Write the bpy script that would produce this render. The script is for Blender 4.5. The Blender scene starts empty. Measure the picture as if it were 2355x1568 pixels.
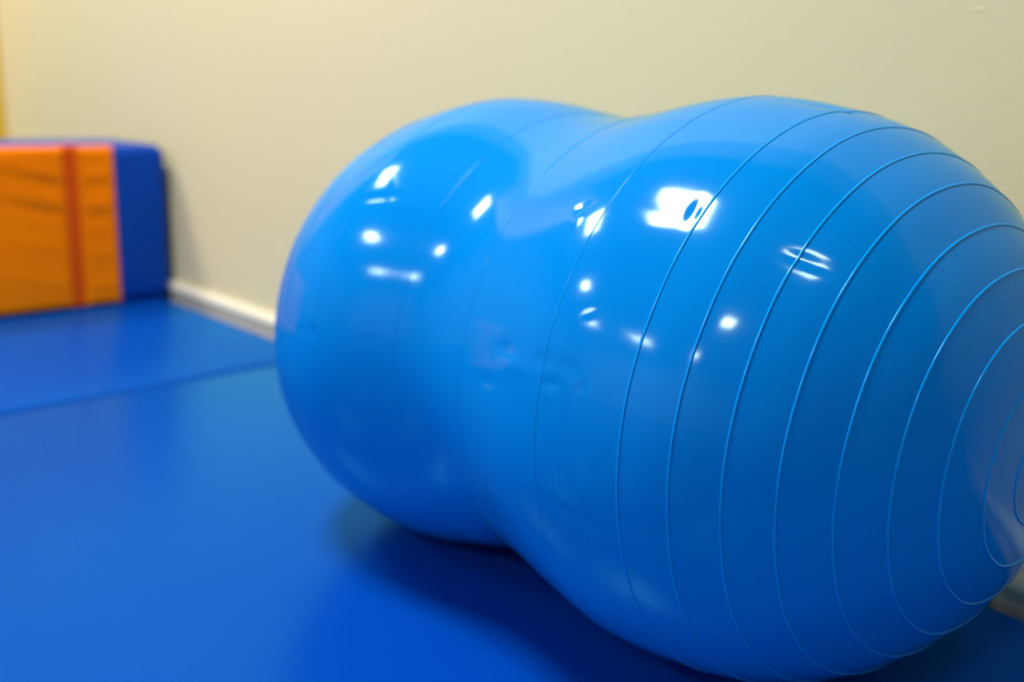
import bpy, bmesh, math
import numpy as np
from mathutils import Matrix, Vector

S = bpy.context.scene
COL = S.collection

# ------------------------------------------------------------------ camera
CAM_H = 0.4985
cam_d = bpy.data.cameras.new('camera')
cam = bpy.data.objects.new('camera', cam_d)
COL.objects.link(cam)
right = Vector((0.69364881, 0.71951765, 0.03384805))
down = Vector((0.19826988, -0.14554388, -0.9692812))
fwd = Vector((-0.69248855, 0.67905179, -0.24361501))
m = Matrix.Identity(4)
for i in range(3):
    m[i][0], m[i][1], m[i][2] = right[i], -down[i], -fwd[i]
m.translation = Vector((0, 0, CAM_H))
cam.matrix_world = m
cam_d.sensor_width = 36.0
cam_d.lens = 35.006
cam_d.clip_start = 0.02
cam_d.dof.use_dof = True
cam_d.dof.focus_distance = 0.66
cam_d.dof.aperture_fstop = 3.0
S.camera = cam

# ------------------------------------------------------------------ world and exposure
wd = bpy.data.worlds.new('world'); S.world = wd; wd.use_nodes = True
wd.node_tree.nodes['Background'].inputs[0].default_value = (1, 0.95, 0.85, 1)
wd.node_tree.nodes['Background'].inputs[1].default_value = 0.0
S.view_settings.view_transform = 'Standard'
S.view_settings.look = 'None'
S.view_settings.gamma = 1.0
S.view_settings.use_curve_mapping = False
S.view_settings.exposure = 0.0

# ------------------------------------------------------------------ ceiling lamps (square panels)
CEIL = 2.45
# x, y, watts, side length
LAMPS = [(-3.05, 0.0, 42, 0.5), (-1.35, 0.06, 67, 0.5), (0.62, -0.1, 7, 0.25), (-3.2, -1.9, 28, 0.3), (0.55, -2.2, 26, 0.3),
         (-3.6, -3.9, 22, 0.34), (-2.3, -4.1, 24, 0.4), (0.15, -4.3, 24, 0.4)]
for lx, ly, lp, lsz in LAMPS:
    ld = bpy.data.lights.new('ceiling_panel', 'AREA')
    ld.shape = 'SQUARE'; ld.size = lsz; ld.energy = lp
    ld.color = (0.97, 0.96, 0.93)
    lo = bpy.data.objects.new('ceiling_panel', ld); COL.objects.link(lo)
    lo.location = (lx, ly, CEIL - 0.03)

# ------------------------------------------------------------------ helpers
def mat(name, base, rough=0.4, ior=1.5, spec=0.5, bump=None, noise_mix=None, coat=0.0, tint=None):
    M = bpy.data.materials.new(name); M.use_nodes = True
    nt = M.node_tree; b = nt.nodes['Principled BSDF']
    b.inputs['Base Color'].default_value = (*base, 1)
    b.inputs['Roughness'].default_value = rough
    b.inputs['IOR'].default_value = ior
    b.inputs['Specular IOR Level'].default_value = spec
    b.inputs['Coat Weight'].default_value = coat
    if tint: b.inputs['Specular Tint'].default_value = (*tint, 1)
    tc = nt.nodes.new('ShaderNodeTexCoord')
    if noise_mix:
        sc, col2, lo, hi = noise_mix
        n = nt.nodes.new('ShaderNodeTexNoise'); n.inputs['Scale'].default_value = sc; n.inputs['Detail'].default_value = 4
        r = nt.nodes.new('ShaderNodeMapRange'); r.inputs[1].default_value = lo; r.inputs[2].default_value = hi
        mx = nt.nodes.new('ShaderNodeMix'); mx.data_type = 'RGBA'
        mx.inputs[6].default_value = (*base, 1); mx.inputs[7].default_value = (*col2, 1)
        nt.links.new(tc.outputs['Object'], n.inputs['Vector']); nt.links.new(n.outputs[0], r.inputs[0])
        nt.links.new(r.outputs[0], mx.inputs[0]); nt.links.new(mx.outputs[2], b.inputs['Base Color'])
    if bump:
        sc, st, dist, stretch = bump
        mp = nt.nodes.new('ShaderNodeMapping'); mp.inputs['Scale'].default_value = stretch
        n = nt.nodes.new('ShaderNodeTexNoise'); n.inputs['Scale'].default_value = sc; n.inputs['Detail'].default_value = 3
        bp = nt.nodes.new('ShaderNodeBump'); bp.inputs['Strength'].default_value = st; bp.inputs['Distance'].default_value = dist
        nt.links.new(tc.outputs['Object'], mp.inputs[0]); nt.links.new(mp.outputs[0], n.inputs['Vector'])
        nt.links.new(n.outputs[0], bp.inputs['Height']); nt.links.new(bp.outputs[0], b.inputs['Normal'])
    return M

M_WALL = mat('cream_wall_paint', (0.745, 0.645, 0.37), 0.6, spec=0.3, bump=(60, 0.12, 0.002, (0.5, 1, 3)))
def two_tone(M, z, upper):
    """the wall is painted cream up to a dado height and olive grey above it"""
    nt = M.node_tree; b = nt.nodes['Principled BSDF']
    tc = nt.nodes.new('ShaderNodeTexCoord'); sp = nt.nodes.new('ShaderNodeSeparateXYZ')
    gt = nt.nodes.new('ShaderNodeMath'); gt.operation = 'GREATER_THAN'; gt.inputs[1].default_value = z
    mx = nt.nodes.new('ShaderNodeMix'); mx.data_type = 'RGBA'
    mx.inputs[6].default_value = b.inputs['Base Color'].default_value; mx.inputs[7].default_value = (*upper, 1)
    nt.links.new(tc.outputs['Object'], sp.inputs[0]); nt.links.new(sp.outputs['Z'], gt.inputs[0])
    nt.links.new(gt.outputs[0], mx.inputs[0]); nt.links.new(mx.outputs[2], b.inputs['Base Color'])
two_tone(M_WALL, 1.40, (0.24, 0.25, 0.19))
M_FRONT = mat('pale_wall_paint', (0.55, 0.58, 0.55), 0.6, spec=0.2)
M_SIDE = mat('teal_wall_paint', (0.07, 0.20, 0.22), 0.6, spec=0.2)
M_YELLOW = mat('yellow_wall_paint', (0.80, 0.52, 0.03), 0.5, spec=0.3)
M_CEIL = mat('grey_ceiling_paint', (0.33, 0.33, 0.32), 0.7, spec=0.2)
M_FAR = mat('grey_green_wall_paint', (0.21, 0.27, 0.25), 0.6, spec=0.2)
M_FLOOR = mat('blue_floor_vinyl', (0.004, 0.09, 0.42), 0.35, noise_mix=(3, (0.006, 0.11, 0.46), .4, .6))
M_BASE = mat('cream_gloss_trim_paint', (0.74, 0.69, 0.54), 0.3, bump=(30, 0.1, 0.001, (1, 1, 1)))
def sheen_mat(name, base, base2, nscale, rough, ior, gloss, bump):
    """coloured vinyl: diffuse body under a glossy film that tints what it mirrors"""
    M = bpy.data.materials.new(name); M.use_nodes = True
    nt = M.node_tree; L = nt.links
    nt.nodes.remove(nt.nodes['Principled BSDF'])
    out = nt.nodes['Material Output']
    tc = nt.nodes.new('ShaderNodeTexCoord')
    n = nt.nodes.new('ShaderNodeTexNoise'); n.inputs['Scale'].default_value = nscale; n.inputs['Detail'].default_value = 4
    r = nt.nodes.new('ShaderNodeMapRange'); r.inputs[1].default_value = .35; r.inputs[2].default_value = .65
    mx = nt.nodes.new('ShaderNodeMix'); mx.data_type = 'RGBA'
    mx.inputs[6].default_value = (*base, 1); mx.inputs[7].default_value = (*base2, 1)
    L.new(tc.outputs['Object'], n.inputs['Vector']); L.new(n.outputs[0], r.inputs[0]); L.new(r.outputs[0], mx.inputs[0])
    g = nt.nodes.new('ShaderNodeTexNoise'); g.inputs['Scale'].default_value = bump[0]; g.inputs['Detail'].default_value = 3
    bp = nt.nodes.new('ShaderNodeBump'); bp.inputs['Strength'].default_value = bump[1]; bp.inputs['Distance'].default_value = bump[2]
    L.new(tc.outputs['Object'], g.inputs['Vector']); L.new(g.outputs[0], bp.inputs['Height'])
    df = nt.nodes.new('ShaderNodeBsdfDiffuse'); gl = nt.nodes.new('ShaderNodeBsdfGlossy')
    gl.inputs['Color'].default_value = (*gloss, 1); gl.inputs['Roughness'].default_value = rough
    fr = nt.nodes.new('ShaderNodeFresnel'); fr.inputs['IOR'].default_value = ior
    ms = nt.nodes.new('ShaderNodeMixShader')
    L.new(mx.outputs[2], df.inputs['Color'])
    for q in (df, gl, fr): L.new(bp.outputs[0], q.inputs['Normal'])
    L.new(fr.outputs[0], ms.inputs[0]); L.new(df.outputs[0], ms.inputs[1]); L.new(gl.outputs[0], ms.inputs[2])
    L.new(ms.outputs[0], out.inputs['Surface'])
    return M
M_MAT = sheen_mat('blue_mat_vinyl', (0.0, 0.054, 0.375), (0.0, 0.060, 0.395), 2.2, 0.26, 1.38, (0.18, 0.85, 1.0), (900, 0.06, 0.0004))
M_BALL = sheen_mat('blue_ball_rubber', (0.0, 0.232, 0.69), (0.0, 0.237, 0.70), 8, 0.10, 1.42, (0.66, 0.90, 0.84), (1500, 0.02, 0.0003))
M_RIB = sheen_mat('blue_moulded_rib', (0.0, 0.30, 0.79), (0.0, 0.305, 0.80), 8, 0.16, 1.4, (0.5, 0.9, 1.0), (1500, 0.02, 0.0003))
M_BLUEV = mat('royal_blue_vinyl', (0.0, 0.042, 0.34), 0.4, spec=0.25, tint=(0.3, 0.8, 1.0), bump=(14, 0.25, 0.01, (1, 1, 1)))
M_ORANGE = mat('orange_vinyl', (0.90, 0.198, 0.0), 0.36, spec=0.3, tint=(1.0, 0.6, 0.2), noise_mix=(5, (0.84, 0.18, 0.0), .4, .6))
M_STRIP = mat('red_orange_webbing', (0.62, 0.07, 0.0), 0.6, spec=0.15)

def link(name, me, material, parent=None, smooth=True):
    o = bpy.data.objects.new(name, me); COL.objects.link(o)
    me.materials.append(material)
    if smooth:
        me.polygons.foreach_set('use_smooth', [True] * len(me.polygons))
    if parent: o.parent = parent
    return o

def box(name, lo, hi, material, parent=None, bevel=0.0, seg=4, smooth=True):
    bm = bmesh.new(); bmesh.ops.create_cube(bm, size=1)
    for v in bm.verts:
        v.co = Vector([(lo[i] + hi[i]) / 2 + v.co[i] * (hi[i] - lo[i]) for i in range(3)])
    if bevel:
        bmesh.ops.bevel(bm, geom=bm.edges[:] , offset=bevel, segments=seg, profile=0.5, affect='EDGES')
    me = bpy.data.meshes.new(name); bm.to_mesh(me); bm.free()
    o = link(name, me, material, parent, smooth and bevel > 0)
    return o

def extrude_profile(name, prof, x0, x1, material, parent=None):
    """prof: list of (y,z) closed polygon swept along x."""
    n = len(prof)
    vs = [(x0, y, z) for y, z in prof] + [(x1, y, z) for y, z in prof]
    fs = [(i, (i + 1) % n, n + (i + 1) % n, n + i) for i in range(n)] + [tuple(range(n - 1, -1, -1)), tuple(range(n, 2 * n))]
    me = bpy.data.meshes.new(name); me.from_pydata(vs, [], fs); me.update()
    return link(name, me, material, parent, False)

def struct(o, label=None):
    o['kind'] = 'structure'
    if label: o['label'] = label
    return o

def tag(o, label, cat, group=None):
    o['label'] = label; o['category'] = cat
    if group: o['group'] = group

def grid_mesh(name, P, closed_v=False):
    """P: (nu,nv,3)"""
    nu, nv = P.shape[:2]
    i = np.arange(nu - 1)[:, None]; j = np.arange(nv if closed_v else nv - 1)[None, :]
    j2 = (j + 1) % nv
    F = np.stack([i * nv + j, i * nv + j2, (i + 1) * nv + j2, (i + 1) * nv + j], -1).reshape(-1, 4)
    me = bpy.data.meshes.new(name)
    me.vertices.add(nu * nv); me.vertices.foreach_set('co', P.reshape(-1).astype(np.float32))
    me.loops.add(F.size); me.loops.foreach_set('vertex_index', F.reshape(-1).astype(np.int32))
    me.polygons.add(len(F)); me.polygons.foreach_set('loop_start', np.arange(0, F.size, 4, dtype=np.int32))
    me.update(calc_edges=True); me.validate()
    return me

# ------------------------------------------------------------------ room shell
WY = 1.05
X0, X1, Y0, Z0 = -5.0, 2.6, -5.5, -0.05
struct(box('wall_back', (X0, WY, Z0), (X1, WY + 0.1, CEIL), M_WALL), 'smooth cream painted wall behind the blue ball')
struct(box('wall_left', (X0 - 0.1, Y0, Z0), (X0, WY, CEIL), M_FAR))
struct(box('wall_right', (X1, Y0, Z0), (X1 + 0.1, WY, CEIL), M_SIDE))
struct(box('wall_front', (X0, Y0 - 0.1, Z0), (X1, Y0, CEIL), M_FRONT))
struct(box('ceiling', (X0, Y0, CEIL), (X1, WY, CEIL + 0.1), M_CEIL))
struct(box('floor', (X0, Y0, Z0 - 0.1), (X1, WY, Z0), M_FLOOR), 'blue vinyl floor under the exercise mats')
struct(box('trim_1', (-3.75, 0.50, Z0), (-3.31, WY, CEIL), M_YELLOW, bevel=0.004), 'yellow painted pilaster at the far end of the cream wall')
# baseboard with a rounded top, in two lengths that meet under a narrow cover strip
def bb_prof():
    pr = [(WY, Z0), (1.040, Z0), (1.037, 0.003), (1.032, 0.018)]
    for k in range(1, 9):
        a = k / 8 * math.pi / 2
        pr.append((1.032 + 0.018 * (1 - math.cos(a)), 0.018 + 0.017 * math.sin(a)))
    return pr
JX = -0.318
bb = bpy.data.objects.new('baseboard_back', None); COL.objects.link(bb); struct(bb, 'cream baseboard with a rounded top along the wall')
extrude_profile('board_length', bb_prof(), -3.31, JX - 0.0015, M_BASE, bb)
extrude_profile('board_length', bb_prof(), JX + 0.0015, X1, M_BASE, bb)
extrude_profile('joint_strip', [(1.045, Z0), (1.035, Z0), (1.0305, 0.016), (1.04, 0.016)], JX - 0.004, JX + 0.004, M_BASE, bb)
# small ridge of paint, upper right of the wall
vs = []; n = 16
for i in range(n + 1):
    t = i / n; w = 0.0016 * math.sin(math.pi * t) + 0.0002
    x = -0.437 + 0.021 * t; z = 0.590 + 0.0022 * math.sin(2.2 * t) 
    vs += [(x, WY, z - w), (x, WY - 0.0007 * math.sin(math.pi * t) - 0.0001, z), (x, WY, z + w * 0.7)]
fs = []
for i in range(n):
    for k in range(2):
        fs.append((3 * i + k, 3 * i + k + 1, 3 * i + k + 4, 3 * i + k + 3))
me = bpy.data.meshes.new('paint_ridge'); me.from_pydata(vs, [], fs); me.update()
link('paint_ridge', me, M_WALL, bpy.data.objects['wall_back'])

# ------------------------------------------------------------------ floor mats
m1 = box('exercise_mat', (-1.552, -1.0, Z0), (0.45, 1.018, 0.0), M_MAT, bevel=0.012, seg=5)
tag(m1, 'blue vinyl exercise mat under the peanut ball, in the foreground', 'mat', 'blue floor mats')
m2 = box('exercise_mat', (-3.25, -1.0, Z0), (-1.562, 1.018, 0.0), M_MAT, bevel=0.012, seg=5)
tag(m2, 'blue vinyl exercise mat under the orange and blue foam block', 'mat', 'blue floor mats')

# ------------------------------------------------------------------ foam block
blk = bpy.data.objects.new('foam_block', None); COL.objects.link(blk); blk.location = (-2.32, 0.55, 0)
tag(blk, 'padded foam block, blue vinyl with an orange front panel, lying against the wall', 'foam block')
def local(o, root):
    o.data.transform(Matrix.Translation(-root.location)); o.parent = root
FX = -2.195
body = box('body', (-2.46, 0.06, 0.0), (FX, 1.036, 0.353), M_BLUEV, bevel=0.028, seg=6)
body['label'] = 'royal blue vinyl body'
local(body, blk)
def panel(name, y0, y1, z0, z1, x, thick, material, wr, ny=90, nz=90, rnd=0.016):
    u = np.linspace(0, 1, ny); v = np.linspace(0, 1, nz)
    # denser at borders
    u = u - 0.12 * np.sin(2 * np.pi * u) / (2 * np.pi) * 4; v = v - 0.12 * np.sin(2 * np.pi * v) / (2 * np.pi) * 4
    Y, Zz = np.meshgrid(y0 + (y1 - y0) * u, z0 + (z1 - z0) * v, indexing='ij')
    d = np.minimum.reduce([Y - y0, y1 - Y, Zz - z0, z1 - Zz])
    e = np.clip(d / rnd, 0, 1); e = np.sqrt(1 - (1 - e) ** 2)
    inner = np.clip(d / 0.03, 0, 1)
    X = x + thick * e + wr(Y, Zz) * inner
    P = np.stack([X, Y, Zz], -1)
    me = grid_mesh(name, P)
    bm = bmesh.new(); bm.from_mesh(me)
    be = [ed for ed in bm.edges if ed.is_boundary]
    g = bmesh.ops.extrude_edge_only(bm, edges=be)
    for w_ in [q for q in g['geom'] if isinstance(q, bmesh.types.BMVert)]: w_.co.x -= 0.02
    bmesh.ops.recalc_face_normals(bm, faces=bm.faces[:])
    bm.to_mesh(me); bm.free()
    o = link(name, me, material)
    local(o, blk)
    return o
def wr1(Y, Zz):
    t = 0.25 * (0.82 - Y)
    k = np.exp(-((0.82 - Y) / 0.13) ** 2)
    f = lambda c, w_: np.exp(-((Zz - c - t) / w_) ** 2)
    return 0.5 * k * (0.0050 * f(0.285, 0.012) - 0.004 * f(0.262, 0.01) + 0.0055 * f(0.225, 0.012) - 0.004 * f(0.2, 0.01) + 0.003 * f(0.13, 0.016) + 0.003 * f(0.05, 0.016)) + 0.0008 * np.sin(Zz * 22 + Y * 9)
def wr2(Y, Zz):
    f = lambda c, w_: np.exp(-((Zz - c) / w_) ** 2)
    return 0.5 * (0.0045 * f(0.292, 0.010) - 0.003 * f(0.265, 0.010) + 0.005 * f(0.228, 0.012) - 0.003 * f(0.2, 0.01) + 0.003 * f(0.12, 0.016) + 0.003 * f(0.05, 0.012))
p1 = panel('front_panel', 0.085, 0.806, 0.004, 0.352, FX - 0.004, 0.014, M_ORANGE, wr1)
p1['label'] = 'wide orange vinyl panel'
p2 = panel('edge_panel', 0.828, 0.911, 0.004, 0.352, FX - 0.004, 0.013, M_ORANGE, wr2, 40, 90)
p2['label'] = 'narrow orange vinyl panel'
p3 = panel('seam_strip', 0.800, 0.834, 0.004, 0.354, FX - 0.004, 0.0075, M_STRIP, lambda Y, Zz: 0.5 * wr2(Y, Zz), 16, 60, 0.008)
p3['label'] = 'dark red-orange seam strip'

# ------------------------------------------------------------------ peanut ball
K = 0.33984
SK = np.array([0.48293, 0.71134, 0.81972, 0.91336, 0.99879, 1.0762, 1.14283, 1.19497, 1.23426, 1.25])
RK = np.array([0.73547, 0.70955, 0.67828, 0.62864, 0.56944, 0.49039, 0.40734, 0.31665, 0.2164, 0.118])
SP, RW = 1.257, 0.6659
KR, KS_, BV, BH = 1.0035, 0.9087, 0.0913, -0.0576
AX = np.array([0.99747615, -0.07093641, -0.00305871])
E1 = np.array([0.01253848, 0.13358127, 0.99095854])
E2 = np.array([-0.06988645, -0.98849586, 0.13413357])
CB = np.array([-0.63377703, 0.76621751, 0.2508])

def spline(xk, yk):
    n = len(xk); h = np.diff(xk); A = np.eye(n); b = np.zeros(n)
    for i in range(1, n - 1):
        A[i, i - 1] = h[i - 1]; A[i, i] = 2 * (h[i - 1] + h[i]); A[i, i + 1] = h[i]
        b[i] = 6 * ((yk[i + 1] - yk[i]) / h[i] - (yk[i] - yk[i - 1]) / h[i - 1])
    Mv = np.linalg.solve(A, b)
    def ev(x):
        i = np.clip(np.searchsorted(xk, x) - 1, 0, n - 2); hh = h[i]; l = xk[i + 1] - x; r = x - xk[i]
        return Mv[i] * l**3 / 6 / hh + Mv[i + 1] * r**3 / 6 / hh + (yk[i] / hh - Mv[i] * hh / 6) * l + (yk[i + 1] / hh - Mv[i + 1] * hh / 6) * r
    return ev
xs = np.r_[0, SK, SP]; ys = np.r_[RW**2, RK**2, 0]
R2 = spline(np.r_[-xs[::-1][:-1], xs], np.r_[ys[::-1][:-1], ys])

# dents and creases in the soft skin: centre, direction of the long axis in (axis, around), half lengths, depth
DENTS = [
    ((-0.5091, 0.5698, 0.4130), -0.36, 0.0090, 0.0060, -0.00110),
    ((-0.5067, 0.5628, 0.4053), 1.33, 0.0090, 0.0030, 0.00035),
    ((-0.4114, 0.5771, 0.4199), -1.67, 0.0100, 0.0045, -0.00090),
    ((-0.4349, 0.5770, 0.4241), 2.76, 0.0320, 0.0240, -0.00055),
    ((-0.4419, 0.5693, 0.4170), -3.04, 0.0200, 0.0060, -0.00035),
    ((-0.3233, 0.5954, 0.3936), -0.13, 0.0182, 0.0058, -0.00060),
    ((-0.3344, 0.5892, 0.3961), 3.08, 0.0120, 0.0050, -0.00050),
    ((-0.4741, 0.6577, 0.4804), -0.11, 0.0349, 0.0050, 0.00050),
    ((-0.4553, 0.6438, 0.4741), -0.12, 0.0296, 0.0060, -0.00035),
    ((-0.4128, 0.7326, 0.4942), 2.71, 0.0220, 0.0080, -0.00110),
    ((-0.3879, 0.7422, 0.4899), -0.47, 0.0200, 0.0080, -0.00070),
    ((-0.5388, 0.5204, 0.3025), -0.09, 0.0140, 0.0070, -0.00096),
    ((-0.5227, 0.5147, 0.2934), -0.06, 0.0160, 0.0070, 0.00088),
    ((-0.4768, 0.5079, 0.2917), -0.10, 0.0090, 0.0050, -0.00080),
    ((-0.4881, 0.5118, 0.3066), -0.06, 0.0100, 0.0070, -0.00064),
    ((-0.4469, 0.5090, 0.2961), -0.97, 0.0060, 0.0030, -0.00050),
    ((-0.4608, 0.5106, 0.3064), 0.13, 0.0120, 0.0060, -0.00064),
    ((-0.5578, 0.5207, 0.2718), -0.14, 0.0180, 0.0060, -0.00064),
    ((-0.7713, 0.5716, 0.3949), -0.32, 0.0326, 0.0050, -0.00060),
    ((-0.7608, 0.5790, 0.4022), -2.20, 0.0120, 0.0050, -0.00040),
    ((-0.8280, 0.5185, 0.2610), 0.34, 0.0080, 0.0050, -0.00060),
    ((-0.8030, 0.5173, 0.2635), 0.45, 0.0080, 0.0050, -0.00060),
    ((-0.4561, 0.5232, 0.3455), -0.58, 0.0070, 0.0030, -0.00030),
    ((-0.3892, 0.5157, 0.2074), 0.04, 0.0344, 0.0090, -0.00035),
    ((-0.3058, 0.5514, 0.2464), -0.52, 0.0213, 0.0120, -0.00030),
    ((-0.4451, 0.5107, 0.1958), 0.09, 0.0409, 0.0070, -0.00040),
]

def surf(s, phi, lift=0.0):
    """s, phi arrays of one shape -> points on the ball"""
    s = np.asarray(s, float); phi = np.asarray(phi, float)
    r = np.sqrt(np.maximum(R2(np.clip(s, -SP, SP)), 0))
    St = np.where(s < 0, s * KS_, s)
    q = np.clip(-St / 0.3, 0, 1)
    r = r * np.where(s < 0, 1 + (KR - 1) * q * q * (3 - 2 * q), 1)
    nr = -(np.sqrt(St * St + 0.02) - St) / 2
    ctr = CB + K * (AX * St[..., None] + E1 * (BV * nr)[..., None] + E2 * (BH * nr)[..., None])
    rad = np.cos(phi)[..., None] * E1 + np.sin(phi)[..., None] * E2
    tan = -np.sin(phi)[..., None] * E1 + np.cos(phi)[..., None] * E2
    rr = K * r
    # gentle unevenness of the half-soft skin
    w = 0.00030 * np.sin(5 * phi + 9 * s) * np.sin(7 * s + 1.0) + 0.00018 * np.sin(11 * phi - 6 * s + 2) + 0.00012 * np.sin(19 * s + 4 * phi)
    fade = np.clip(r / 0.4, 0, 1)
    P = ctr + rad * (rr + w * fade + lift)[..., None]
    for (c, ang, l1, l2, amp) in DENTS:
        d = P - np.array(c)
        u = d @ AX; v = (d * tan).sum(-1)
        near = (np.abs(d).max(-1) < 5 * max(l1, l2))
        ca, sa = math.cos(ang), math.sin(ang)
        a_ = (u * ca + v * sa) / l1; b_ = (-u * sa + v * ca) / l2
        g = np.exp(-(a_**2 + b_**2)) * near
        P = P + rad * (amp * g)[..., None]
    z = P[..., 2]
    P[..., 2] = 0.0012 + 0.5 * (z + np.sqrt(z * z + 0.00002))
    return P

root = bpy.data.objects.new('peanut_ball', None); COL.objects.link(root); root.location = (-0.63, 0.766, 0)
tag(root, 'large glossy blue peanut-shaped exercise ball with raised rings, lying on the mat by the wall', 'ball')
# rows at equal arc length from end to end
sd = np.linspace(-SP, SP, 60001)
rd = np.sqrt(np.maximum(R2(sd), 0))
arc = np.r_[0, np.cumsum(np.hypot(np.diff(sd), np.diff(rd)))]
NU, NV = 620, 840
srow = np.interp(np.linspace(0.004, arc[-1] - 0.004, NU), arc, sd)
phi = np.linspace(0, 2 * np.pi, NV, endpoint=False)
Sg, Pg = np.meshgrid(srow, phi, indexing='ij')
body_me = grid_mesh('ball_skin', surf(Sg, Pg), True)
bm = bmesh.new(); bm.from_mesh(body_me)
be = [e for e in bm.edges if e.is_boundary]
bmesh.ops.holes_fill(bm, edges=be, sides=0)
bmesh.ops.recalc_face_normals(bm, faces=bm.faces[:])
bm.to_mesh(body_me); bm.free()
sk = link('ball_skin', body_me, M_BALL); local(sk, root)

def rib(s0, rad_, lift, name='rib'):
    n, k = 400, 8
    ph = np.linspace(0, 2 * np.pi, n, endpoint=False)
    c = surf(np.full(n, s0), ph)
    c2 = surf(np.full(n, s0 + 0.004), ph)
    t1 = c2 - c; t1 /= np.linalg.norm(t1, axis=1)[:, None]
    t2 = np.roll(c, -1, 0) - np.roll(c, 1, 0); t2 /= np.linalg.norm(t2, axis=1)[:, None]
    nn = np.cross(t1, t2); nn /= np.linalg.norm(nn, axis=1)[:, None]
    nn *= np.sign((nn * (c - CB)).sum(1))[:, None]
    al = np.linspace(0, 2 * np.pi, k, endpoint=False)
    P = c[None] + rad_ * (np.cos(al)[:, None, None] * t1[None] + lift * np.sin(al)[:, None, None] * nn[None])
    P[..., 2] = np.maximum(P[..., 2], 0.0004)
    P = np.concatenate([P, P[:1]], 0)
    me = grid_mesh(name, P, True)
    bm = bmesh.new(); bm.from_mesh(me); bmesh.ops.remove_doubles(bm, verts=bm.verts[:], dist=1e-7)
    bmesh.ops.recalc_face_normals(bm, faces=bm.faces[:]); bm.to_mesh(me); bm.free()
    o = link(name, me, M_RIB); local(o, root); return o
for sgn in (1, -1):
    for i, s0 in enumerate(SK):
        if i == 0: rib(sgn * s0, 0.0006, 0.7)
        else: rib(sgn * s0, 0.00115, 0.62)
rib(0.1332, 0.0006, 0.7); rib(-0.1559, 0.0006, 0.7)
pc = surf(np.array([SP - 0.0005]), np.array([0.0]))[0]
bm = bmesh.new()
bmesh.ops.create_cone(bm, cap_ends=True, segments=32, radius1=0.009, radius2=0.008, depth=0.004)
bmesh.ops.bevel(bm, geom=bm.edges[:], offset=0.0008, segments=2, affect='EDGES')
me = bpy.data.meshes.new('air_plug'); bm.to_mesh(me); bm.free()
tm = Vector(AX).to_track_quat('Z', 'Y').to_matrix().to_4x4()
tm.translation = Vector(CB + K * AX * SP)
me.transform(tm)
pl = link('air_plug', me, M_RIB); local(pl, root)
